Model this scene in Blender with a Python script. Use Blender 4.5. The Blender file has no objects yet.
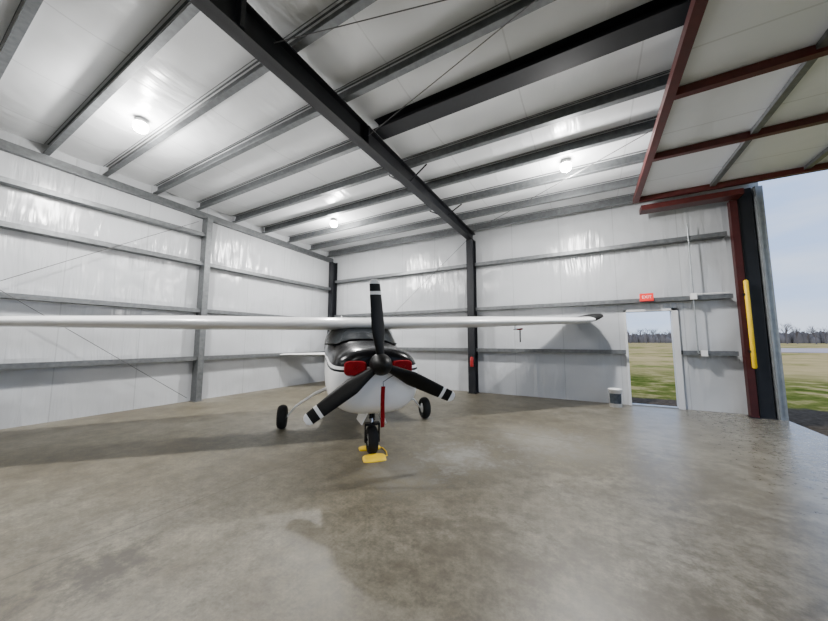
import bpy, bmesh, math, random
from mathutils import Vector, Matrix
random.seed(7)
C = bpy.context.scene.collection
PI = math.pi
H = 1.45

# ------------------------------------------------------------------ materials
def newmat(name):
    m = bpy.data.materials.new(name); m.use_nodes = True
    nt = m.node_tree; b = nt.nodes['Principled BSDF']
    return m, nt, b
def nd(nt, typ, **kw):
    n = nt.nodes.new(typ)
    for k, v in kw.items():
        if hasattr(n, k): setattr(n, k, v)
        else: n.inputs[k].default_value = v
    return n
def ramp(nt, stops, fac):
    r = nt.nodes.new('ShaderNodeValToRGB')
    e = r.color_ramp.elements
    e[0].position, e[0].color = stops[0][0], (*stops[0][1], 1)
    e[1].position, e[1].color = stops[-1][0], (*stops[-1][1], 1)
    for p, c in stops[1:-1]:
        x = e.new(p); x.color = (*c, 1)
    nt.links.new(fac, r.inputs['Fac'])
    return r
def math_n(nt, op, a, b=None, clamp=False):
    n = nt.nodes.new('ShaderNodeMath'); n.operation = op; n.use_clamp = clamp
    for i, v in enumerate((a, b)):
        if v is None: continue
        if isinstance(v, (int, float)): n.inputs[i].default_value = v
        else: nt.links.new(v, n.inputs[i])
    return n.outputs[0]
def mixc(nt, fac, a, b, blend='MIX'):
    n = nt.nodes.new('ShaderNodeMix'); n.data_type = 'RGBA'; n.blend_type = blend
    for sock, v in ((n.inputs[0], fac), (n.inputs[6], a), (n.inputs[7], b)):
        if isinstance(v, tuple): sock.default_value = (*v, 1)
        elif isinstance(v, (int, float)): sock.default_value = v
        else: nt.links.new(v, sock)
    return n.outputs[2]
def simple(name, col, rough=.5, metal=0, noise=.12, scale=8, coat=0, emit=None, spec=.5):
    m, nt, b = newmat(name)
    tc = nd(nt, 'ShaderNodeTexCoord')
    n = nd(nt, 'ShaderNodeTexNoise', Scale=scale, Detail=4.0)
    nt.links.new(tc.outputs['Object'], n.inputs['Vector'])
    lo = tuple(c*(1-noise) for c in col); hi = tuple(min(1, c*(1+noise)) for c in col)
    r = ramp(nt, [(.3, lo), (.7, hi)], n.outputs['Fac'])
    nt.links.new(r.outputs['Color'], b.inputs['Base Color'])
    b.inputs['Roughness'].default_value = rough
    b.inputs['Metallic'].default_value = metal
    b.inputs['Coat Weight'].default_value = coat
    b.inputs['Specular IOR Level'].default_value = spec
    if emit:
        b.inputs['Emission Color'].default_value = (*emit[0], 1)
        b.inputs['Emission Strength'].default_value = emit[1]
    return m
def insulation(name, scale, seam_axis, seam=1.2, col=(.70, .70, .70), bump=.5, rough=.3, dist=.2, girts=False):
    # glossy vinyl facing: broad soft billows, finer creases that gather at the girts, a seam every roll width
    m, nt, b = newmat(name)
    tc = nd(nt, 'ShaderNodeTexCoord')
    mp = nd(nt, 'ShaderNodeMapping'); mp.inputs['Scale'].default_value = scale
    nt.links.new(tc.outputs['Object'], mp.inputs['Vector'])
    n = nd(nt, 'ShaderNodeTexNoise', Scale=1.0, Detail=3.0, Roughness=.5, Distortion=.5)
    nt.links.new(mp.outputs['Vector'], n.inputs['Vector'])
    n2 = nd(nt, 'ShaderNodeTexNoise', Scale=.9, Detail=2.0)
    nt.links.new(tc.outputs['Object'], n2.inputs['Vector'])
    n3 = nd(nt, 'ShaderNodeTexNoise', Scale=.8, Detail=1.0)
    nt.links.new(tc.outputs['Object'], n3.inputs['Vector'])
    msk = ramp(nt, [(.42, (.12, .12, .12)), (.68, (.7, .7, .7))], n3.outputs['Fac']).outputs[0]
    sx = nd(nt, 'ShaderNodeSeparateXYZ'); nt.links.new(tc.outputs['Object'], sx.inputs[0])
    big = math_n(nt, 'MULTIPLY', n2.outputs['Fac'], 1.4)
    if girts:
        g = math_n(nt, 'FRACT', math_n(nt, 'DIVIDE', math_n(nt, 'SUBTRACT', sx.outputs[2], 1.15), 1.2))
        g = math_n(nt, 'MULTIPLY', math_n(nt, 'ABSOLUTE', math_n(nt, 'SUBTRACT', g, .5)), 2.0)
        g2 = math_n(nt, 'POWER', g, 2.0)
        g = math_n(nt, 'POWER', g, 4.0)
        msk = math_n(nt, 'ADD', msk, math_n(nt, 'MULTIPLY', g, .7))
        big = math_n(nt, 'SUBTRACT', big, math_n(nt, 'MULTIPLY', g2, .45))   # blanket bellies out between girts
    a = math_n(nt, 'DIVIDE', sx.outputs[seam_axis], seam)
    fr = math_n(nt, 'FRACT', a)
    d = math_n(nt, 'ABSOLUTE', math_n(nt, 'SUBTRACT', fr, .5))
    s = math_n(nt, 'LESS_THAN', d, .007)
    r = ramp(nt, [(.3, tuple(c*.93 for c in col)), (.7, col)], n2.outputs['Fac'])
    c = mixc(nt, math_n(nt, 'MULTIPLY', s, .5), r.outputs['Color'], tuple(x*.6 for x in col))
    nt.links.new(c, b.inputs['Base Color'])
    b.inputs['Roughness'].default_value = rough
    b.inputs['Specular IOR Level'].default_value = .65
    crease = math_n(nt, 'MULTIPLY', n.outputs['Fac'], msk)
    hsum = math_n(nt, 'ADD', crease, big)
    bp = nd(nt, 'ShaderNodeBump', Strength=bump, Distance=dist)
    nt.links.new(hsum, bp.inputs['Height']); nt.links.new(bp.outputs['Normal'], b.inputs['Normal'])
    return m

M = {}
M['ins_back'] = insulation('vinyl_insulation_back', (5, 5, .7), 0, 1.2, (.50, .515, .535), .55, .22, .12, True)
M['ins_left'] = insulation('vinyl_insulation_left', (5, 5, .7), 1, 1.2, (.50, .515, .535), .55, .22, .12, True)
M['ins_roof'] = insulation('vinyl_insulation_roof', (4.0, .8, 3), 0, 1.4, (.72, .735, .75), .55, .28, .10)
M['ins_door'] = insulation('vinyl_insulation_door', (2, 2, 2), 1, 1.6, (.74, .765, .82), .4, .35, .08)
M['galv'] = simple('galvanized_steel', (.135, .143, .148), .42, .45, .2, 14)
M['galv_lt'] = simple('galvanized_light', (.30, .32, .33), .4, .5, .15, 10)
M['black'] = simple('black_painted_steel', (.008, .009, .012), .45, 0, .2, 6, 0, None, .35)
M['redox'] = simple('red_oxide_paint', (.066, .011, .010), .45, 0, .2, 6, 0, None, .4)
M['redpost'] = simple('dark_red_primer', (.045, .008, .008), .5, 0, .2, 6, 0, None, .3)
M['white'] = simple('white_paint', (.80, .80, .80), .3, 0, .03, 4, .4)
M['frame'] = simple('grey_white_frame', (.58, .59, .60), .4, 0, .05, 4)
M['blackgloss'] = simple('black_gloss_paint', (.005, .005, .006), .25, 0, .1, 4, 0, None, .3)
M['blade'] = simple('black_blade_paint', (.005, .005, .005), .45, 0, .15, 8, 0, None, .18)
M['rubber'] = simple('tire_rubber', (.012, .012, .012), .75, 0, .2, 20, 0, None, .25)
M['chrome'] = simple('polished_steel', (.6, .6, .62), .2, 1, .05, 10)
M['yellow'] = simple('yellow_paint', (.90, .58, .0), .5, 0, .06, 8)
M['red'] = simple('red_vinyl', (.21, .004, .008), .8, 0, .12, 9, 0, None, .1)
M['redpaint'] = simple('red_gloss_paint', (.30, .012, .012), .35, 0, .08, 9)
M['rope'] = simple('black_cord', (.03, .03, .03), .8)
M['wire'] = simple('steel_cable', (.10, .10, .10), .5, .5)
M['bucket'] = simple('white_plastic', (.82, .82, .80), .4)
M['label'] = simple('dark_label', (.03, .04, .05), .5, 0, .5, 14)
M['glass'] = simple('dark_tinted_acrylic', (.030, .034, .038), .10, 0, .05, 3, 0, None, .4)
M['lens'] = simple('lit_lens', (1, 1, 1), .4, 0, 0, 4, 0, ((1, .97, .92), 160))
M['signred'] = simple('sign_red', (.6, .02, .02), .4, 0, .05, 6, 0, ((1, .04, .03), .5))
M['letters'] = simple('sign_letters', (.8, .7, .7), .4, 0, .02, 6, 0, ((1, .7, .68), .3))
M['bark'] = simple('bare_bark', (.20, .165, .15), .9, 0, .25, 2)
M['brush'] = simple('winter_brush', (.21, .175, .15), .95, 0, .3, .1)

# fuselage paint: white hull, black upper nose and a thin dark stripe (paint scheme in the aircraft's own coordinates)
def fuselage_paint():
    m, nt, b = newmat('fuselage_paint')
    tc = nd(nt, 'ShaderNodeTexCoord'); sx = nd(nt, 'ShaderNodeSeparateXYZ')
    nt.links.new(tc.outputs['Object'], sx.inputs[0])
    x, z = sx.outputs[0], sx.outputs[2]
    line = math_n(nt, 'ADD', 1.15, math_n(nt, 'MULTIPLY', math_n(nt, 'SUBTRACT', 2.0, x), .06))
    up = math_n(nt, 'GREATER_THAN', z, line)
    fr = math_n(nt, 'GREATER_THAN', x, .12)
    k = math_n(nt, 'MULTIPLY', up, fr)
    st = math_n(nt, 'MULTIPLY', math_n(nt, 'GREATER_THAN', z, math_n(nt, 'SUBTRACT', line, .06)),
                math_n(nt, 'LESS_THAN', z, math_n(nt, 'SUBTRACT', line, .035)))
    k2 = math_n(nt, 'MAXIMUM', k, st)
    c = mixc(nt, k2, (.88, .88, .88), (.004, .004, .005))
    nt.links.new(c, b.inputs['Base Color'])
    b.inputs['Roughness'].default_value = .22
    nt.links.new(math_n(nt, 'SUBTRACT', .45, math_n(nt, 'MULTIPLY', k2, .28)), b.inputs['Specular IOR Level'])
    return m
M['fus'] = fuselage_paint()

def concrete():
    m, nt, b = newmat('polished_concrete')
    tc = nd(nt, 'ShaderNodeTexCoord'); o = tc.outputs['Object']
    def noise(sc, det=6.0, ro=.6, dist=.0):
        n = nd(nt, 'ShaderNodeTexNoise', Scale=sc, Detail=det, Roughness=ro, Distortion=dist)
        nt.links.new(o, n.inputs['Vector']); return n.outputs['Fac']
    a, c2, f, g, h = noise(.5, 5.0, .55), noise(3.2, 12.0, .70), noise(11.0, 10.0, .76), noise(1.3, 10.0, .70, .3), noise(45.0, 6.0, .7)
    r1 = ramp(nt, [(.34, (.108, .093, .062)), (.5, (.142, .127, .092)), (.66, (.180, .166, .130))], a)
    r2 = ramp(nt, [(.34, (.62, .59, .53)), (.5, (.96, .96, .94)), (.66, (1.28, 1.28, 1.27))], c2)
    col = mixc(nt, .85, r1.outputs[0], r2.outputs[0], 'MULTIPLY')
    r3 = ramp(nt, [(.36, (.55, .53, .49)), (.5, (1, 1, 1)), (.64, (1.35, 1.35, 1.35))], f)
    col = mixc(nt, .8, col, r3.outputs[0], 'MULTIPLY')
    r5 = ramp(nt, [(.34, (.74, .73, .71)), (.66, (1.22, 1.22, 1.22))], h)
    col = mixc(nt, .75, col, r5.outputs[0], 'MULTIPLY')
    r4 = ramp(nt, [(.50, (0, 0, 0)), (.66, (1, 1, 1))], g)
    col = mixc(nt, math_n(nt, 'MULTIPLY', r4.outputs[0], .5), col, mixc(nt, .85, (.088, .071, .045), r3.outputs[0], 'MULTIPLY'))
    sx = nd(nt, 'ShaderNodeSeparateXYZ'); nt.links.new(o, sx.inputs[0])
    # daylight from the big opening painted in: concrete turns paler, stains fade
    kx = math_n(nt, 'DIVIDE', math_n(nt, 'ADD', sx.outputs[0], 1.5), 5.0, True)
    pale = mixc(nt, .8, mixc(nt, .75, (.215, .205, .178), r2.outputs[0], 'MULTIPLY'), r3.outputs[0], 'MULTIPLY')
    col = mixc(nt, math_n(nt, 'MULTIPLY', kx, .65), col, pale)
    def spot(px, py, rad, colr, amt):
        nonlocal col
        dx = math_n(nt, 'SUBTRACT', sx.outputs[0], px); dy = math_n(nt, 'SUBTRACT', sx.outputs[1], py)
        dd = math_n(nt, 'SQRT', math_n(nt, 'ADD', math_n(nt, 'MULTIPLY', dx, dx), math_n(nt, 'MULTIPLY', dy, dy)))
        dd = math_n(nt, 'ADD', dd, math_n(nt, 'MULTIPLY', math_n(nt, 'SUBTRACT', c2, .5), rad*3.0))
        dd = math_n(nt, 'ADD', dd, math_n(nt, 'MULTIPLY', math_n(nt, 'SUBTRACT', f, .5), rad*2.5))
        k = math_n(nt, 'SUBTRACT', 1.0, math_n(nt, 'DIVIDE', dd, rad), True)
        k = math_n(nt, 'MULTIPLY', k, amt, True)
        col = mixc(nt, k, col, colr)
    spot(-2.78, .88, .33, (.048, .039, .025), 1.2)    # oil
    spot(-1.5, 3.9, .6, (.27, .26, .23), 1.0)       # pale scuff
    spot(-.6, 5.0, .9, (.25, .24, .21), .7)
    spot(-1.9, 3.1, .5, (.22, .21, .18), .6)
    spot(.3, 2.2, .8, (.085, .072, .05), .7)
    spot(.9, 4.3, 1.0, (.10, .088, .065), .6)
    spot(-.9, 2.2, .6, (.085, .07, .045), .5)
    def joint(axis, off, sp):
        nonlocal col
        t = math_n(nt, 'FRACT', math_n(nt, 'DIVIDE', math_n(nt, 'ADD', sx.outputs[axis], off), sp))
        k = math_n(nt, 'LESS_THAN', math_n(nt, 'ABSOLUTE', math_n(nt, 'SUBTRACT', t, .5)), .0010)
        col = mixc(nt, math_n(nt, 'MULTIPLY', k, .5), col, (.04, .036, .028))
    joint(0, .2, 6.0); joint(1, -2.2, 6.0)
    nt.links.new(col, b.inputs['Base Color'])
    rr = nd(nt, 'ShaderNodeMapRange'); nt.links.new(f, rr.inputs[0])
    rr.inputs[1].default_value = .35; rr.inputs[2].default_value = .65; rr.inputs[3].default_value = .44; rr.inputs[4].default_value = .56
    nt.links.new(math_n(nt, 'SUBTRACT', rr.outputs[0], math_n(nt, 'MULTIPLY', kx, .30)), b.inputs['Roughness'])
    bp = nd(nt, 'ShaderNodeBump', Strength=.08, Distance=.006)
    nt.links.new(f, bp.inputs['Height']); nt.links.new(bp.outputs['Normal'], b.inputs['Normal'])
    return m
M['concrete'] = concrete()

def field():
    m, nt, b = newmat('field_ground')
    tc = nd(nt, 'ShaderNodeTexCoord'); o = tc.outputs['Object']
    def noise(sc, det=6.0):
        n = nd(nt, 'ShaderNodeTexNoise', Scale=sc, Detail=det, Roughness=.7)
        nt.links.new(o, n.inputs['Vector']); return n.outputs['Fac']
    sx = nd(nt, 'ShaderNodeSeparateXYZ'); nt.links.new(o, sx.inputs[0])
    # gravel beside the hangar, then green grass, then dry winter grass
    dx = math_n(nt, 'MAXIMUM', math_n(nt, 'SUBTRACT', sx.outputs[0], 3.0), 0.0)
    dy = math_n(nt, 'MAXIMUM', math_n(nt, 'SUBTRACT', sx.outputs[1], 8.9), 0.0)
    dist = math_n(nt, 'MAXIMUM', dx, dy)
    nz = noise(.9, 9.0); nb = noise(.16, 8.0); nf = noise(9.0)
    dn = math_n(nt, 'ADD', dist, math_n(nt, 'MULTIPLY', math_n(nt, 'SUBTRACT', nz, .5), 2.0))
    grav = ramp(nt, [(.3, (.042, .035, .027)), (.7, (.125, .105, .083))], nf)
    green = ramp(nt, [(.38, (.085, .115, .018)), (.5, (.21, .21, .048)), (.60, (.50, .38, .15))], nz)
    dry = ramp(nt, [(.42, (.26, .26, .07)), (.48, (.56, .40, .155)), (.58, (.70, .49, .21))], nb)
    k1 = math_n(nt, 'DIVIDE', math_n(nt, 'SUBTRACT', dn, 1.6), .4, True)
    c = mixc(nt, k1, grav.outputs[0], green.outputs[0])
    k2 = math_n(nt, 'DIVIDE', math_n(nt, 'SUBTRACT', dn, 7.0), 8.0, True)
    c = mixc(nt, k2, c, dry.outputs[0])
    nt.links.new(c, b.inputs['Base Color']); b.inputs['Roughness'].default_value = 1.0
    b.inputs['Specular IOR Level'].default_value = .0
    return m
M['field'] = field()
M['runway'] = simple('pale_runway', (.66, .53, .48), 1.0, 0, .1, .3, 0, None, 0)

# ------------------------------------------------------------------ mesh builder
class MB:
    def __init__(s): s.v = []; s.f = []; s.sm = []
    def add(s, vs, fs, smooth=False):
        o = len(s.v); s.v += [tuple(v) for v in vs]
        for f in fs: s.f.append([i+o for i in f]); s.sm.append(smooth)
        return s
    def box(s, x0, x1, y0, y1, z0, z1):
        v = [(x, y, z) for z in (z0, z1) for y in (y0, y1) for x in (x0, x1)]
        return s.add(v, [(0, 2, 3, 1), (4, 5, 7, 6), (0, 1, 5, 4), (2, 6, 7, 3), (0, 4, 6, 2), (1, 3, 7, 5)])
    def rings(s, rings, smooth=True, cap=True, closed=True):
        n = len(rings[0]); vs = [p for r in rings for p in r]; fs = []
        for i in range(len(rings)-1):
            for j in range(n if closed else n-1):
                k = (j+1) % n
                fs.append((i*n+j, i*n+k, (i+1)*n+k, (i+1)*n+j))
        s.add(vs, fs, smooth)
        if cap:
            s.add(rings[0], [tuple(range(n))[::-1]]); s.add(rings[-1], [tuple(range(n))])
        return s
    def tube(s, p0, p1, r0, r1=None, n=12, cap=True):
        r1 = r0 if r1 is None else r1
        p0, p1 = Vector(p0), Vector(p1); w = (p1-p0).normalized()
        u = w.orthogonal().normalized(); v = w.cross(u)
        rr = [[p+(u*math.cos(2*PI*i/n)+v*math.sin(2*PI*i/n))*r for i in range(n)] for p, r in ((p0, r0), (p1, r1))]
        return s.rings(rr, True, cap)
    def path(s, pts, r, n=8):
        pts = [Vector(p) for p in pts]; rr = []
        for i, p in enumerate(pts):
            w = (pts[min(i+1, len(pts)-1)]-pts[max(i-1, 0)]).normalized()
            ref = Vector((0, 0, 1)) if abs(w.z) < .9 else Vector((1, 0, 0))
            u = w.cross(ref).normalized(); v = w.cross(u)
            rr.append([p+(u*math.cos(2*PI*k/n)+v*math.sin(2*PI*k/n))*r for k in range(n)])
        return s.rings(rr, True, True)
    def lathe(s, prof, center, axis, n=28):
        c = Vector(center); w = Vector(axis).normalized(); u = w.orthogonal().normalized(); v = w.cross(u)
        rr = [[c+w*h+(u*math.cos(2*PI*i/n)+v*math.sin(2*PI*i/n))*max(r, 1e-4) for i in range(n)] for r, h in prof]
        return s.rings(rr, True, True)
    def extrude(s, prof, o, U, V, W):
        o, U, V, W = Vector(o), Vector(U), Vector(V), Vector(W)
        a = [o+U*p+V*q for p, q in prof]; b = [p+W for p in a]; n = len(prof)
        for j in range(n):
            k = (j+1) % n
            s.add([a[j], a[k], b[k], b[j]], [(0, 1, 2, 3)])
        s.add(a, [tuple(range(n))[::-1]]); s.add(b, [tuple(range(n))])
        return s
    def build(s, name, mat, parent=None, bevel=0, weld=False):
        me = bpy.data.meshes.new(name); me.from_pydata(s.v, [], s.f)
        me.polygons.foreach_set('use_smooth', s.sm); me.validate()
        bm = bmesh.new(); bm.from_mesh(me)
        if weld or bevel: bmesh.ops.remove_doubles(bm, verts=bm.verts, dist=1e-5)
        bmesh.ops.recalc_face_normals(bm, faces=bm.faces); bm.to_mesh(me); bm.free()
        me.materials.append(mat)
        o = bpy.data.objects.new(name, me); C.objects.link(o)
        if parent: o.parent = parent
        if bevel:
            md = o.modifiers.new('bevel', 'BEVEL'); md.width = bevel; md.segments = 3
        return o
def tag(o, label=None, cat=None, group=None, kind=None):
    if label: o['label'] = label
    if cat: o['category'] = cat
    if group: o['group'] = group
    if kind: o['kind'] = kind
    return o
def empty(name, loc, label, cat, group=None, rz=0):
    o = bpy.data.objects.new(name, None); C.objects.link(o); o.location = loc; o.rotation_euler = (0, 0, rz)
    o.empty_display_size = .1
    return tag(o, label, cat, group)
def copy_tree(o, parent=None):
    c = o.copy(); C.objects.link(c); c.parent = parent
    for ch in list(o.children): copy_tree(ch, c)
    return c
def struct(name, mb, mat, parent=None):
    o = mb.build(name, mat, parent); o['kind'] = 'structure'; return o
def csec(w, d, t=.006, lip=.02):
    return [(0, 0), (w, 0), (w, lip), (w-t, lip), (w-t, t), (t, t), (t, d-t), (w-t, d-t), (w-t, d-lip), (w, d-lip), (w, d), (0, d)]
def isec(b, d, tf=.014, tw=.012):
    h = b/2
    return [(-h, 0), (h, 0), (h, tf), (tw/2, tf), (tw/2, d-tf), (h, d-tf), (h, d), (-h, d), (-h, d-tf), (-tw/2, d-tf), (-tw/2, tf), (-h, tf)]

# ------------------------------------------------------------------ room
XL, YB, XR, YF = -8.55, 8.8, 3.0, -5.0
def zp(y): return 4.62+.031*(8.8-y)          # underside of the purlins
pys = [8.52, 7.65, 6.74, 5.83, 4.92, 4.0, 3.1, 2.25, 1.45, .63, -.2]
struct('floor', MB().box(XL-.15, XR+.08, YF-.1, YB+.12, -.12, 0), M['concrete'])
DX0, DX1, DZ = .70, 1.69, 2.17
wb = MB()
wb.box(XL-.1, DX0, YB, YB+.1, 0, 4.83); wb.box(DX1, XR+.15, YB, YB+.1, 0, 4.83); wb.box(DX0, DX1, YB, YB+.1, DZ, 4.83)
struct('wall_back', wb, M['ins_back'])
struct('wall_left', MB().extrude([(YB+.1, 0), (YB+.1, zp(YB)+.2), (YF, zp(YF)+.2), (YF, 0)], (XL-.1, 0, 0), (0, 1, 0), (0, 0, 1), (.1, 0, 0)), M['ins_left'])
struct('wall_front', MB().box(XL-.1, XR+.1, YF-.1, YF, 0, zp(YF)+.2), M['ins_back'])
wr = MB().box(XR, XR+.1, YF, -3.5, 0, zp(YF)+.2)
wr.extrude([(-3.5, 4.8), (8.6, 4.64), (8.6, zp(8.6)+.2), (-3.5, zp(-3.5)+.2)], (XR, 0, 0), (0, 1, 0), (0, 0, 1), (.1, 0, 0))
struct('wall_right', wr, M['ins_left'])
# roof lining: blanket insulation sagging a little between the purlins
edges = [YB+.1]+[p-.035 for p in pys]+[-1.1, -2.0, -3.0, -4.0, YF-.1]
bot = []
for a, b2 in zip(edges, edges[1:]):
    for k in range(8):
        t = k/8; y = a+(b2-a)*t
        bot.append((y, zp(y)+.195-.04*math.sin(PI*t)**.8*(1 if a-b2 > .5 else .3)))
bot.append((YF-.1, zp(YF-.1)+.195))
ce = MB()
n_ = len(bot)
vs = [(XL-.1, y, z) for y, z in bot]+[(XR+.15, y, z) for y, z in bot]
ce.add(vs, [(i, i+1, n_+i+1, n_+i) for i in range(n_-1)], True)
ce.extrude([(YB+.1, zp(YB+.1)+.2), (YF-.1, zp(YF-.1)+.2), (YF-.1, zp(YF-.1)+.3), (YB+.1, zp(YB+.1)+.3)], (XL-.1, 0, 0), (0, 1, 0), (0, 0, 1), (XR-XL+.25, 0, 0))
struct('ceiling', ce, M['ins_roof'])
struct('ground', MB().add([(-400, -400, -.1), (400, -400, -.1), (400, 600, -.1), (-400, 600, -.1)], [(0, 1, 2, 3)]), M['field'])
struct('road', MB().add([(17, 62, -.07), (140, 50, -.07), (150, 90, -.07), (20, 100, -.07)], [(0, 1, 2, 3)]), M['runway'])

# personnel doorway, open to the outside
door = bpy.data.objects.new('door_1', None); C.objects.link(door); door['kind'] = 'structure'; door.location = (DX0, YB, 0)
f = MB(); w = .05; wr2 = .11
f.box(0, w, -.06, .12, 0, DZ); f.box(DX1-DX0-wr2, DX1-DX0, -.06, .12, 0, DZ); f.box(0, DX1-DX0, -.06, .12, DZ-w, DZ)
f.build('door_frame', M['frame'], door)
MB().box(w, DX1-DX0-wr2, -.04, .14, 0, .02).build('threshold', M['galv_lt'], door)

# ------------------------------------------------------------------ steel frame
ordn = ['first', 'second', 'third', 'fourth', 'fifth', 'sixth', 'seventh', 'eighth', 'ninth', 'tenth', 'eleventh']
raf = empty('roof_rafter', (-2.93, YB-.3, 4.4), 'heavy black steel rafter crossing the ceiling from the black back wall column', 'roof beam')
r = MB()
def taper_I(mb, x, y0, y1, b0, b1, B, tf=.016, tw=.012):
    ox, oy, oz = -2.93, YB-.3, 4.4
    def P(dx, y, z): return (x+dx-ox, y-oy, z-oz)
    for (za0, zb0, za1, zb1, h) in ((b0, b0+tf, b1, b1+tf, B/2), (b0, zp(y0), b1, zp(y1), tw/2), (zp(y0)-tf, zp(y0), zp(y1)-tf, zp(y1), B/2)):
        v = [P(-h, y0, za0), P(h, y0, za0), P(h, y0, zb0), P(-h, y0, zb0), P(-h, y1, za1), P(h, y1, za1), P(h, y1, zb1), P(-h, y1, zb1)]
        mb.add(v, [(0, 1, 2, 3), (4, 7, 6, 5), (0, 4, 5, 1), (1, 5, 6, 2), (2, 6, 7, 3), (3, 7, 4, 0)])
taper_I(r, -2.93, YB-.02, YF, 4.39, 4.60, .17)
r.build('beam', M['black'], raf)
MB().box(-.10, .10, -6.93, -6.88, .12, .45).build('splice_plate', M['black'], raf)
MB().box(-.10, .10, -4.9, -4.86, .08, .37).build('splice_plate', M['black'], raf)
for yy in (4.92, 6.74):
    for s in (-1, 1):
        MB().tube((.08*s, yy-raf.location.y, .09), (.42*s, yy-raf.location.y+.02, zp(yy)-4.4), .015, n=6).build('flange_brace', M['black'], raf)

for i, y in enumerate(pys):
    x1 = -2.83 if i == 5 else XR
    b = MB().extrude(csec(.085, .2), (XL+.02, y, zp(y)), (0, -1, 0), (0, 0, 1), (x1-XL-.02, 0, 0))
    o = b.build('roof_purlin', M['galv'])
    lab = f'galvanized roof purlin, {ordn[i]} from the back wall' if i else 'galvanized eave purlin under the roof where it meets the back wall'
    tag(o, lab, 'roof beam', 'galvanized purlins under the roof')
hb = MB().extrude(isec(.28, .19, .018, .014), (-2.83, 3.86, zp(4.0)-.0), (0, 1, 0), (0, 0, 1), (XR+2.83, 0, 0))
tag(hb.build('header_beam', M['black']), 'deep black steel beam running right from the black rafter under the roof', 'roof beam')
er = MB()
prf = lambda a, b2: [(YB-.01, zp(YB)+a), (YF, zp(YF)+a), (YF, zp(YF)+b2), (YB-.01, zp(YB)+b2)]
er.extrude(prf(-.2, -.005), (XL+.004, 0, 0), (0, 1, 0), (0, 0, 1), (.012, 0, 0))
er.extrude(prf(-.2, -.19), (XL+.004, 0, 0), (0, 1, 0), (0, 0, 1), (.1, 0, 0))
tag(er.build('gable_rafter', M['galv']), 'sloping galvanized rafter along the top of the left wall', 'roof beam')

def column(name, x, y, b, d, z1, mat, label):
    r = empty(name, (x, y, 0), label, 'steel column')
    U, V = (1, 0, 0), (0, 1, 0)
    MB().extrude(isec(b, d), Vector((0, 0, .015))-Vector(V)*d/2, U, V, (0, 0, z1-.015)).build('shaft', mat, r)
    k = b/2+.02
    MB().box(-k, k, -d/2-.02, d/2+.02, 0, .015).build('base_plate', mat, r)
    return r
column('steel_column', -2.93, YB-.19, .2, .28, 4.39, M['black'], 'black steel column on the back wall carrying the black rafter')
column('steel_column', XL+.17, YB-.17, .2, .24, zp(YB)-.2, M['black'], 'dark steel column in the back left corner of the hangar')
lc = empty('steel_column', (XL+.14, 4.15, 0), 'galvanized steel column standing mid left wall', 'steel column')
MB().extrude([(-q, p) for p, q in csec(.13, .24, .008)], (.12, -.065, 0), (1, 0, 0), (0, 1, 0), (0, 0, zp(4.15)-.2)).build('shaft', M['galv'], lc)
MB().box(-.12, .14, -.1, .1, 0, .012).build('base_plate', M['galv'], lc)

def girt_left(z, y0, y1, label):
    b = MB().extrude(csec(.09, .2), (XL+.005, y0, z-.045), (0, 0, 1), (1, 0, 0), (0, y1-y0, 0))
    tag(b.build('wall_girt', M['galv']), label, 'wall rail', 'galvanized girts on the left wall')
girt_left(1.03, YF, YB-.3, 'galvanized girt on the left wall, lowest, below the wing')
girt_left(2.2, YF, YB-.3, 'galvanized girt on the left wall, just above the white wing')
girt_left(3.38, YF, YB-.3, 'galvanized girt on the left wall, long one above mid height')
girt_left(4.12, YF, 4.08, 'short galvanized girt on the left wall, topmost, left of the column')
def girt_back(z, x0, x1, label):
    b = MB().extrude(csec(.09, .2), (x0, YB-.005, z-.045), (0, 0, 1), (0, -1, 0), (x1-x0, 0, 0))
    tag(b.build('wall_girt', M['galv']), label, 'wall rail', 'galvanized girts on the back wall')
for z, nm in ((3.66, 'topmost'), (2.36, 'middle'), (1.2, 'lowest')):
    girt_back(z, XL+.3, -3.04, f'galvanized girt on back wall left of the black column, {nm}')
    if z > 2: girt_back(z, -2.82, 2.55, f'galvanized girt on back wall right of the black column, {nm}')
girt_back(1.2, -2.82, DX0-.01, 'galvanized lowest girt on back wall between black column and open door')
girt_back(1.2, DX1+.01, 2.55, 'short galvanized lowest girt on back wall right of the open door')

def rod(p0, p1, label, r=.006):
    tag(MB().tube(p0, p1, r, n=6).build('brace_rod', M['wire']), label, 'brace cable', 'thin diagonal brace cables')
rod((XL+.245, -2.0, 4.6), (XL+.245, 3.9, .12), 'thin brace cable falling toward the left wall column foot')
rod((XL+.22, -2.0, .3), (XL+.22, 3.9, 4.4), 'thin brace cable rising to the left wall column top')
rod((XL+.3, YB-.23, .2), (-3.05, YB-.23, 4.4), 'thin brace cable on back wall between corner and black column')
rod((-2.85, 1.95, 4.68), (2.8, 3.6, 4.70), 'thin roof brace cable slanting from rafter toward the red door frame')
rod((-2.85, 3.6, 4.60), (2.8, 1.9, 4.62), 'thin roof brace cable starting at the black header beam joint')
rod((-2.85, 8.3, 4.5), (2.8, 4.3, 4.66), 'thin roof brace cable starting at the black column top')

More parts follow.
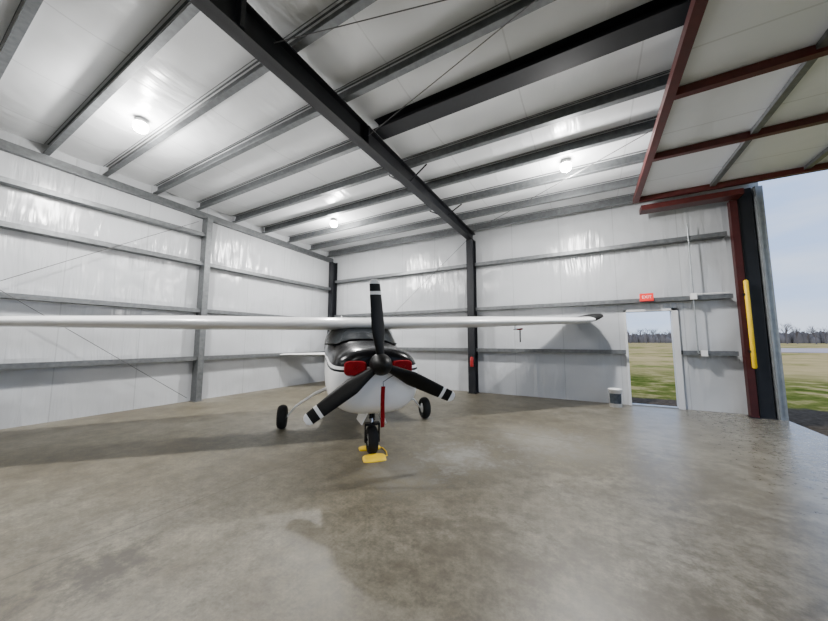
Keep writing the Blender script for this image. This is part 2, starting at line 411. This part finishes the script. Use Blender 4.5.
# ------------------------------------------------------------------ opening jamb and lifted door
jb = empty('steel_post', (2.64, 8.5, 0), 'dark red steel post beside the big opening', 'steel post')
MB().box(-.055, .055, -.065, .065, .015, 4.28).build('shaft', M['redpost'], jb)
MB().box(-.07, .07, -.1, .1, 0, .015).build('base_plate', M['black'], jb)
column('steel_column', 2.83, 8.62, .2, .26, 4.5, M['black'], 'black steel column between red post and pale jamb at the opening')
jt = MB().extrude(csec(.13, .14, .012), (2.96, 8.48, 0), (1, 0, 0), (0, 1, 0), (0, 0, 4.5))
jt.box(2.972, 3.0, 8.44, 8.48, 0, 4.5)
tag(jt.build('jamb_channel', M['galv_lt']), 'pale galvanized jamb channel at the edge of the big opening', 'door jamb')
bk = MB().box(1.1, 2.72, 8.16, 8.46, 4.29, 4.40)
tag(bk.build('support_beam', M['redox']), 'short red steel beam above the red post under lifted door', 'steel beam')

PX0, PX1, PZ = .95, 6.4, 4.44
hd = empty('hangar_door', (PX0, 8.1, PZ), 'large hangar door lifted flat overhead with red frame and white lining', 'hangar door')
dy0, dy1 = -3.3, 8.1
L = PX1-PX0
for x in (0, L-.1):
    MB().box(x, x+.1, dy0-8.1, 0, 0, .11).build('edge_beam', M['redox'], hd)
for y in (8.1, 6.3, 4.75, 3.2, 1.6, 0, -1.6, -3.2):
    MB().box(.1, L-.1, y-8.1-.09, y-8.1, 0, .1).build('cross_beam', M['redox'], hd)
for x in (1.25, 2.5, 3.75):
    MB().extrude(csec(.08, .06), (x, dy0-8.1+.1, .04), (1, 0, 0), (0, 0, 1), (0, 8.1-dy0-.2, 0)).build('girt', M['galv'], hd)
MB().box(.02, L-.02, dy0-8.1+.02, -.02, .11, .125).build('lining', M['ins_door'], hd)

yp = empty('yellow_pole', (2.68, 8.37, .93), 'yellow pole clipped upright to the dark red post', 'pole')
MB().lathe([(.02, 0), (.036, .02), (.036, 1.68), (.02, 1.7)], (0, 0, 0), (0, 0, 1), 14).build('tube', M['yellow'], yp)
for z in (.3, 1.4):
    MB().box(-.045, .045, -.02, .06, z, z+.04).build('clip', M['black'], yp)

# ------------------------------------------------------------------ lamps, fixed flush to the roof lining
def lamp(loc):
    r = empty('high_bay_lamp', loc, '', 'ceiling lamp', 'round high bay lamps')
    MB().lathe([(.06, .06), (.075, .05), (.09, .0), (.085, -.01)], (0, 0, 0), (0, 0, 1)).build('housing', M['white'], r)
    MB().lathe([(.001, -.16), (.045, -.15), (.08, -.125), (.098, -.085), (.096, -.04), (.08, .0)], (0, 0, 0), (0, 0, 1)).build('lens', M['lens'], r)
    return r
spots = [(-6.1, 1.93, 'round lit high bay lamp nearest the upper left, off the left wall'),
         (-6.12, 6.28, 'round lit high bay lamp above the aircraft tail, farthest away'),
         (-.25, 6.28, 'round lit high bay lamp between black rafter and lifted door'),
         (-6.1, -2.5, 'added unseen fill lamp behind the camera by the left wall'), (-.25, -2.5, 'added unseen fill lamp behind the camera by the opening')]  # last two are unseen, added as weak fill light
first = None
for i, (x, y, lab) in enumerate(spots):
    z = zp(y)+.085
    if first is None: first = o = lamp((x, y, z))
    else: o = copy_tree(first)
    o.location = (x, y, z); o['label'] = lab
    k = 1.5 if i < 3 else .4
    ld = bpy.data.lights.new('lamp_light', 'AREA'); ld.shape = 'DISK'; ld.size = .18; ld.energy = 140*k; ld.color = (1, .98, .955)
    lo = bpy.data.objects.new('lamp_light', ld); C.objects.link(lo); lo.location = (x, y, z-.18)
    ld = bpy.data.lights.new('lamp_glow', 'POINT'); ld.shadow_soft_size = .10; ld.energy = 135*k; ld.color = (1, .985, .965)
    lo = bpy.data.objects.new('lamp_glow', ld); C.objects.link(lo); lo.location = (x, y, z-.5)

# ------------------------------------------------------------------ small wall things
es = empty('exit_sign', (1.13, YB-.28, 2.42), 'small red exit sign above the open door', 'exit sign')
es.scale = (.78, 1, .85)
MB().box(-.16, .16, 0, .05, -.1, .1).build('housing', M['signred'], es, .006)
MB().box(-.145, .145, -.004, 0, -.085, .085).build('face', M['signred'], es)
tcu = bpy.data.curves.new('exit_text', 'FONT'); tcu.body = 'EXIT'; tcu.size = .11; tcu.align_x = 'CENTER'; tcu.align_y = 'CENTER'; tcu.extrude = .002
to = bpy.data.objects.new('tmp', tcu); C.objects.link(to)
bpy.context.view_layer.update()
tm = bpy.data.meshes.new_from_object(to.evaluated_get(bpy.context.evaluated_depsgraph_get()))
C.objects.unlink(to); bpy.data.objects.remove(to)
tm.materials.clear(); tm.materials.append(M['letters'])
lt = bpy.data.objects.new('lettering', tm); C.objects.link(lt); lt.parent = es; lt.location = (0, -.007, 0); lt.rotation_euler = (PI/2, 0, 0)

cd = empty('electrical_conduit', (1.93, YB-.24, 1.2), 'pale electrical conduit with junction boxes right of the open door', 'conduit')
MB().tube((0, 0, 0), (0, 0, 2.75), .013, n=8).build('pipe', M['galv_lt'], cd)
MB().box(-.05, .05, -.04, .02, 1.12, 1.25).build('junction_box', M['white'], cd)
MB().box(.04, .14, -.04, .02, -.06, .06).build('switch_box', M['white'], cd)
MB().tube((0, 0, .0), (.09, 0, 0), .012, n=8).build('elbow', M['galv_lt'], cd)
tag(MB().tube((1.99, YB-.23, 2.43), (2.5, YB-.23, 2.43), .014, n=8).build('conduit_run', M['white']), 'short white conduit running right along the middle girt', 'conduit')

fe = empty('fire_extinguisher', (-2.9, YB-.39, .74), 'red fire extinguisher hanging on the black back wall column', 'fire extinguisher')
fe.scale = (.62, .62, .62)
MB().lathe([(.001, 0), (.07, 0), (.078, .02), (.078, .36), (.06, .42), (.03, .44)], (0, 0, 0), (0, 0, 1), 18).build('cylinder', M['redpaint'], fe)
v = MB().tube((0, 0, .44), (0, 0, .5), .02); v.box(-.015, .015, -.1, .02, .5, .52); v.build('valve', M['black'], fe)
MB().path([(.02, 0, .47), (.09, -.01, .45), (.11, -.01, .3), (.1, -.01, .15)], .012).build('hose', M['black'], fe)
MB().box(-.03, .03, .07, .09, .1, .4).build('bracket', M['black'], fe)

bu = empty('bucket', (.42, YB-.42, 0), 'pale plastic bucket with dark label on floor left of door', 'bucket')
bu.scale = (.9, .9, 1.02)
MB().lathe([(.001, 0), (.13, 0), (.14, .36), (.15, .36), (.15, .385), (.135, .385), (.13, .33), (.12, .03), (.001, .03)], (0, 0, 0), (0, 0, 1), 24).build('pail', M['bucket'], bu)
lbl = [[Vector((r_*math.cos(t), r_*math.sin(t), z)) for t in [-PI/2-.05+2.1*(i/14-.5) for i in range(15)]] for r_, z in ((.1350, .08), (.1405, .29))]
MB().rings(lbl, True, False, False).build('label_band', M['label'], bu)
MB().path([(.15*math.cos(t), -.03-.08*math.sin(t), .36-.12*math.sin(t)) for t in [PI*i/10 for i in range(11)]], .004, 6).build('handle', M['chrome'], bu)

# ------------------------------------------------------------------ aircraft (local +X nose, +Y its left wing, Z up)
HEAD = math.atan2(-.694, .72)
AL = (-3.67, 4.48, 0)
ac = empty('airplane', AL, 'white and black high wing propeller airplane parked in the hangar', 'airplane', None, HEAD)
secs = [(2.03, .22, .98, 1.27, 2.2), (2.02, .36, .82, 1.31, 2.4), (1.98, .46, .70, 1.34, 2.5), (1.90, .525, .61, 1.365, 2.6), (1.75, .565, .545, 1.385, 2.7), (1.5, .585, .51, 1.41, 2.8), (1.2, .595, .505, 1.43, 2.8), (.88, .60, .51, 1.46, 2.8),
        (.7, .60, .515, 1.56, 2.8), (.45, .60, .525, 1.70, 2.8), (.22, .60, .535, 1.81, 2.8), (-.3, .59, .54, 1.85, 3.0), (-.9, .575, .55, 1.84, 2.9), (-1.5, .51, .6, 1.75, 2.7),
        (-2.2, .41, .67, 1.56, 2.5), (-3.2, .28, .77, 1.36, 2.3), (-4.4, .16, .88, 1.22, 2.2), (-5.3, .08, .97, 1.15, 2.0), (-5.55, .03, 1.02, 1.11, 2.0)]
def sec_at(x):
    for a, b in zip(secs, secs[1:]):
        if a[0] >= x >= b[0]:
            t = (a[0]-x)/(a[0]-b[0]); return tuple(a[i]+(b[i]-a[i])*t for i in range(5))
    return secs[-1]
def fpt(x, t, off=0):
    _, hw, zb, zt, n = sec_at(x); c, s = math.cos(t), math.sin(t)
    return Vector((x, math.copysign((hw+off)*abs(c)**(2/n), c), (zb+zt)/2+math.copysign(((zt-zb)/2+off)*abs(s)**(2/n), s)))
NR = 64
MB().rings([[fpt(s[0], 2*PI*(i+.5)/NR) for i in range(NR)] for s in secs]).build('fuselage', M['fus'], ac)
def t_for_z(x, z):
    _, hw, zb, zt, n = sec_at(x); k = (z-(zb+zt)/2)/((zt-zb)/2)
    return math.asin(max(0, min(.995, max(0, k)**(n/2))))
ws = MB(); rows = []
for i in range(13):
    x = .86-(.86-.24)*i/12; t0 = t_for_z(x, 1.40)
    rows.append([fpt(x, t0+(PI-2*t0)*j/24, .01) for j in range(25)])
ws.rings(rows, True, False, False); wsh = ws.build('windshield', M['glass'], ac)
edge = [r_[0] for r_ in rows[::-1]]+rows[0][1:-1]+[r_[-1] for r_ in rows]
MB().path(edge, .011, 6).build('windshield_trim', M['blade'], wsh)
MB().path(rows[-1], .016, 6).build('top_trim', M['white'], wsh)
for s in (1, -1):
    for x0, x1 in ((.02, -.55), (-.68, -1.25)):
        rows2 = []
        for i in range(7):
            x = x0+(x1-x0)*i/6; a, b2 = t_for_z(x, 1.30), t_for_z(x, 1.62)
            r_ = [fpt(x, a+(b2-a)*j/6, .008) for j in range(7)]
            rows2.append([Vector((p.x, p.y*s, p.z)) for p in r_])
        MB().rings(rows2, True, False, False).build('side_window', M['glass'], ac)
def airfoil(le, te, z, y, th):
    c = le-te; pts = []
    xs = [.5*(1-math.cos(PI*i/12)) for i in range(13)]
    yt = lambda x: th*5*(.2969*math.sqrt(x)-.126*x-.3516*x*x+.2843*x**3-.1015*x**4)
    cam = lambda x: .02*(1-(2*x-1)**2)
    for x in xs[::-1]: pts.append(Vector((le-c*x, y, z+c*(cam(x)+yt(x)))))
    for x in xs[1:]: pts.append(Vector((le-c*x, y, z+c*(cam(x)-yt(x)))))
    return pts
def wing(s, dih):
    zr = 1.725
    st = [(0, .58, -1.05, .138), (.6, .58, -1.05, .138), (2.6, .56, -1.02, .138), (4.75, .48, -.715, .122)]
    wg = MB().rings([airfoil(a, b, zr+dih*y, s*y, th) for y, a, b, th in st]).build('wing', M['white'], ac)
    up = lambda y: .16*max(0, (y-4.85)/.68)**1.5
    tp = [(4.75, .482, -.717, .124), (4.85, .477, -.707, .123), (4.98, .465, -.70, .12), (5.12, .44, -.685, .116), (5.3, .37, -.65, .10), (5.45, .22, -.58, .08), (5.53, .0, -.44, .05)]
    rings = [airfoil(a, b, zr+dih*y+up(y), s*y, th) for y, a, b, th in tp]
    MB().rings(rings[:3], True, False).build('wing_tip', M['white'], wg)
    MB().rings(rings[2:], True, True).build('tip_edge', M['blade'], wg)
    def tr(y0, y1, nm2):
        pts = []
        for y in (y0, y1):
            te = -1.02+max(0, y-2.6)*.34/2.4
            z = zr+dih*y
            pts.append([Vector((te+.28, s*y, z+.05)), Vector((te-.005, s*y, z+.006)), Vector((te-.005, s*y, z-.004)), Vector((te+.28, s*y, z-.03))])
        MB().rings(pts, False, True).build(nm2, M['white'], wg)
    tr(.75, 2.7, 'flap'); tr(2.76, 4.7, 'aileron')
    return wg
DL = .034
wr_ = wing(-1, -.006); wl_ = wing(1, DL)
PY = 3.15; PZ0 = 1.725+DL*PY-.055
pt = MB().tube((.2, PY, PZ0), (.2, PY, PZ0-.09), .014); pt.tube((.15, PY, PZ0-.09), (.42, PY, PZ0-.09), .012); pt.build('pitot_tube', M['chrome'], wl_)
def surf(st, nm, mat=M['white']):
    return MB().rings(st).build(nm, mat, ac)
for s in (1, -1):
    surf([airfoil(-4.45, -5.35, 1.03, 0, .1), airfoil(-4.5, -5.35, 1.03, s*.4, .1), airfoil(-4.72, -5.3, 1.03, s*2.0, .09), airfoil(-4.85, -5.2, 1.03, s*2.1, .04)], 'tailplane')
def vfoil(le, te, z, th):
    a = airfoil(le, te, 0, 0, th); return [Vector((p.x, p.z, z)) for p in a]
surf([vfoil(-3.9, -5.45, 1.1, .06), vfoil(-4.6, -5.5, 1.5, .09), vfoil(-5.05, -5.7, 2.2, .09), vfoil(-5.15, -5.7, 2.32, .05)], 'tail_fin')
# propeller
HX, HZ = 2.15, 1.18
pr = MB().lathe([(.10, -.12), (.125, -.08), (.125, .03), (.115, .09), (.085, .15), (.045, .195), (.001, .21)], (HX, 0, HZ), (1, 0, 0), 32).build('spinner', M['blade'], ac)
def blade_secs(r0, r1, n, ang):
    R = 1.0; out = []
    e = Vector((0, math.cos(ang), math.sin(ang))); tdir = Vector((0, -math.sin(ang), math.cos(ang)))
    for i in range(n+1):
        r = r0+(r1-r0)*i/n; q = r/R
        ch = (.09+.12*min(1, (q-.09)/.3)) if q < .39 else .21-.08*((q-.39)/.61)
        if q > .95: ch *= math.sqrt(max(.2, 1-((q-.95)/.056)**2))
        th = .04*(1-q)+.008
        tw = math.radians(48-35*q)
        cd_ = tdir*math.cos(tw)+Vector((1, 0, 0))*math.sin(tw); nd_ = Vector((1, 0, 0))*math.cos(tw)-tdir*math.sin(tw)
        out.append([Vector((HX, 0, HZ))+e*r+cd_*(ch/2*math.cos(2*PI*k/14))+nd_*(th*math.sin(2*PI*k/14)) for k in range(14)])
    return out
for a in (95, -25, 216):
    a = math.radians(a)
    bl = MB().rings(blade_secs(.09, .815, 14, a)).build('blade', M['blade'], pr)
    MB().rings(blade_secs(.815, .855, 2, a)).build('blade_stripe', M['white'], bl)
    MB().rings(blade_secs(.855, .945, 3, a)).build('blade_band', M['blade'], bl)
    MB().rings(blade_secs(.945, 1.0, 6, a)).build('blade_tip', M['white'], bl)
for s in (1, -1):
    MB().lathe([(.001, .02), (.09, .02), (.115, .0), (.118, -.1)], (2.0, s*.26, 1.14), (1, 0, 0), 24).build('intake_ring', M['blackgloss'], ac)
MB().tube((1.3, .2, .56), (1.15, .24, .44), .035).build('exhaust_pipe', M['chrome'], ac)
def tire(mb, c, R, w):
    prof = []
    for i in range(13):
        t = -PI/2+PI*i/12; prof.append((R-.055+.055*math.cos(t), w/2*math.sin(t)))
    prof = [(R*.52, -w*.36)]+prof+[(R*.52, w*.36)]
    return mb.lathe(prof, c, (0, 1, 0), 32)
def wheel(x, y, R, w, parent):
    t = tire(MB(), (x, y, R), R, w).build('tire', M['rubber'], parent)
    MB().lathe([(.02, -w*.42), (R*.3, -w*.40), (R*.54, -w*.34), (R*.54, w*.34), (R*.3, w*.40), (.02, w*.42)], (x, y, R), (0, 1, 0), 24).build('wheel_hub', M['white'], t)
    return t
NX = 1.58
MB().tube((NX-.06, 0, .62), (NX-.02, 0, .44), .04).build('nose_strut', M['blackgloss'], ac)
MB().tube((NX-.02, 0, .46), (NX, 0, .38), .026).build('oleo_piston', M['chrome'], ac)
fk = MB().box(NX-.04, NX+.05, -.095, .095, .365, .395)
for s in (1, -1): fk.box(NX-.03, NX+.03, s*.09-.008, s*.09+.008, .15, .38)
fk.tube((NX, -.1, .18), (NX, .1, .18), .015); fk.build('fork', M['blackgloss'], ac)
MB().path([(NX+.03, 0, .53), (NX+.14, 0, .46), (NX+.04, 0, .39)], .012).build('torque_link', M['blackgloss'], ac)
wheel(NX, 0, .18, .13, ac)
for s in (1, -1):
    v = [(NX+.2, s*.1, .56), (NX-.3, s*.11, .54), (NX-.3, s*.17, .38), (NX+.15, s*.16, .41)]
    o = MB().add(v, [(0, 1, 2, 3)]).build('gear_door', M['white'], ac)
    md = o.modifiers.new('solid', 'SOLIDIFY'); md.thickness = .012
    lg = MB().rings([[Vector((x+.04*sx_*k, y, z+.028*sz_*k)) for sx_, sz_ in [(math.cos(2*PI*i/10), math.sin(2*PI*i/10)) for i in range(10)]]
                     for x, y, z, k in ((-.12, s*.42, .66, 1.3), (-.08, s*.75, .53, 1.1), (-.02, s*1.05, .35, .9), (0, s*1.17, .20, .8))])
    lg.build('main_gear_leg', M['white'], ac)
    wheel(0, s*1.25, .195, .15, ac)

# things hung on the aircraft (placed through the aircraft's own frame)
MW = Matrix.Translation(AL) @ Matrix.Rotation(HEAD, 4, 'Z')
for s, lab in ((1, 'red foam intake plug right of the propeller hub'), (-1, 'red foam intake plug left of the propeller hub')):
    p = MW @ Vector((2.03, s*.275, 1.135))
    r = empty('intake_plug', p, lab, 'intake plug', 'red intake plugs in the cowling', HEAD+s*.2)
    rings = []
    for x, k in ((-.03, .95), (.03, 1), (.04, .97), (.05, .88)):
        rings.append([Vector((x, math.copysign(.13*k*abs(math.cos(t))**.5, math.cos(t)), math.copysign(.086*k*abs(math.sin(t))**.5, math.sin(t)))) for t in [2*PI*i/28+.01 for i in range(28)]])
    MB().rings(rings).build('foam_block', M['red'], r)
    MB().path([(.048, -.03, .02), (.07, -.01, .0), (.07, .01, .0), (.048, .03, .02)], .005, 6).build('pull_handle', M['red'], r)
p = MW @ Vector((2.15, .03, .93))
r = empty('warning_streamer', p, 'long red ribbon hanging below the propeller hub', 'ribbon', None, HEAD)
rb = []
for i in range(14):
    t = i/13; z = -.46*t; x = -.02*math.sin(t*5)-.04*t; tw = .5*math.sin(t*4)
    rb.append([Vector((x+.024*k*math.sin(tw), .024*k*math.cos(tw), z)) for k in (-1, 1)])
o = MB().rings(rb, True, False, False).build('ribbon', M['red'], r); md = o.modifiers.new('solid', 'SOLIDIFY'); md.thickness = .003
MB().path([(0, 0, 0), (-.01, .0, .05), (-.01, .08, .1), (-.01, .12, .12)], .004, 6).build('cord', M['rope'], r)
p = MW @ Vector((.36, PY, PZ0-.09))
r = empty('pitot_cover', p, 'small dark cover with a hanging tail under the wing at right', 'cover', None, HEAD)
MB().tube((-.08, 0, 0), (.08, 0, 0), .017).build('sleeve', M['red'], r)
MB().box(-.004, .004, -.012, .012, -.26, -.012).build('tail', M['rope'], r)
p = MW @ Vector((NX, 0, 0))
r = empty('wheel_chock', p, 'yellow wheel chocks around the airplane nose wheel', 'wheel chock', None, HEAD)
for s in (1, -1):
    rings = []
    for k in range(-10, 11):
        u = k/10; yy = .14*math.sin(u*PI/2); sc_ = max(.3, math.cos(u*PI/2*.94)**.35)
        ring = []
        for i in range(17):
            t = PI*i/16; c_, s_ = math.cos(t), math.sin(t)
            hgt = .042*sc_*s_**.7*(1-.55*c_)
            ring.append(Vector((s*(.205+.095*sc_*math.copysign(abs(c_)**.8, c_)), yy, max(0, hgt))))
        rings.append(ring)
    MB().rings(rings, True, True).build('wedge', M['yellow'], r)
MB().path([(.18, .12, .02), (.15, .17, .012), (0, .19, .01), (-.15, .17, .012), (-.18, .12, .02)], .007, 6).build('cord', M['yellow'], r)

# ------------------------------------------------------------------ outdoors: bare trees and brush on the horizon
def tree_mesh(seed):
    rnd = random.Random(seed); tr = MB(); cr = MB()
    def br(p, d, ln, rad, depth):
        q = p+d*ln
        (tr if depth == 0 else cr).tube(p, q, rad, rad*.65, n=4, cap=False)
        if depth >= 4: return
        for k in range(3 if depth else 6):
            a = Vector((rnd.uniform(-1, 1), rnd.uniform(-1, 1), rnd.uniform(-.1, .9)))
            nd2 = (d*.8+a*.75).normalized()
            br(p+d*ln*rnd.uniform(.55, 1.0), nd2, ln*rnd.uniform(.55, .78), rad*.5, depth+1)
    br(Vector((0, 0, 0)), Vector((0, 0, 1)), 3.6, .24, 0)
    return tr, cr
protos = []
for i in range(3):
    tr, cr = tree_mesh(11+i)
    r = empty('bare_tree', (0, 0, 0), '', 'tree', 'bare trees along the horizon')
    tr.build('trunk', M['bark'], r); cr.build('branches', M['bark'], r); protos.append(r)
rnd = random.Random(3)
used = [False]*3
angs = [3+i*.7 for i in range(15)]+[18.5+i*.7 for i in range(15)]     # through the doorway, then beyond the big opening
for i, a_ in enumerate(angs):
    a = math.radians(a_+rnd.uniform(-.1, .1)); d = (255, 278, 300)[i % 3]+rnd.uniform(-4, 4)
    k = (i*7+i//3) % 3
    if used[k]: o = copy_tree(protos[k])
    else: o = protos[k]; used[k] = True
    o.location = (d*math.sin(a), d*math.cos(a), -.1); s = rnd.uniform(.85, 1.4); o.scale = (s, s, s); o.rotation_euler = (0, 0, rnd.uniform(0, 6))
    if i < 15: o['label'] = 'bare winter tree on the far horizon seen through the small doorway'; o['group'] = 'bare trees seen through the doorway'
    else: o['label'] = 'bare winter tree on the far horizon beyond the big opening'; o['group'] = 'bare trees beyond the big opening'
bm_ = MB()
for i in range(2400):
    a = math.radians(rnd.uniform(-8, 48)); d = rnd.uniform(325, 345); h = rnd.uniform(3, 8); w = rnd.uniform(1.2, 3.0)
    x, y = d*math.sin(a), d*math.cos(a)
    ring = lambda rr, z: [Vector((x+rr*math.cos(t), y+rr*math.sin(t), z)) for t in [2*PI*j/5 for j in range(5)]]
    bm_.rings([ring(w, -.1), ring(w*.95, h*.5), ring(w*.5, h*.85), ring(w*.1, h)], True, False)
tag(bm_.build('horizon_brush', M['brush']), 'brown winter brush lining the far edge of the field', 'brush', None, 'stuff')

# ------------------------------------------------------------------ overcast sky
wd = bpy.data.worlds.new('World'); bpy.context.scene.world = wd; wd.use_nodes = True
nt = wd.node_tree; bg = nt.nodes['Background']
tc = nd(nt, 'ShaderNodeTexCoord'); sx = nd(nt, 'ShaderNodeSeparateXYZ'); nt.links.new(tc.outputs['Generated'], sx.inputs[0])
mp = nd(nt, 'ShaderNodeMapping'); mp.inputs['Scale'].default_value = (1.5, 1.5, 6); nt.links.new(tc.outputs['Generated'], mp.inputs['Vector'])
cl = nd(nt, 'ShaderNodeTexNoise', Scale=2.2, Detail=4.0); nt.links.new(mp.outputs[0], cl.inputs['Vector'])
sky = ramp(nt, [(0, (.64, .75, .92)), (.06, (.47, .63, .94)), (.35, (.36, .54, .92)), (1, (.42, .53, .80))], sx.outputs[2])
ck = ramp(nt, [(.42, (0, 0, 0)), (.68, (1, 1, 1))], cl.outputs['Fac'])
c = mixc(nt, math_n(nt, 'MULTIPLY', ck.outputs[0], .5), sky.outputs[0], (.80, .84, .92))
nt.links.new(c, bg.inputs['Color']); bg.inputs['Strength'].default_value = 1.8

# ------------------------------------------------------------------ camera
cam = bpy.data.cameras.new('camera'); co = bpy.data.objects.new('camera', cam); C.objects.link(co)
cam.sensor_width = 36; cam.lens = 312/828*36; cam.clip_end = 1000
co.location = (0, 0, H)
co.rotation_euler = (PI/2+math.atan2(30.5, 312), 0, math.radians(29.4))
bpy.context.scene.camera = co
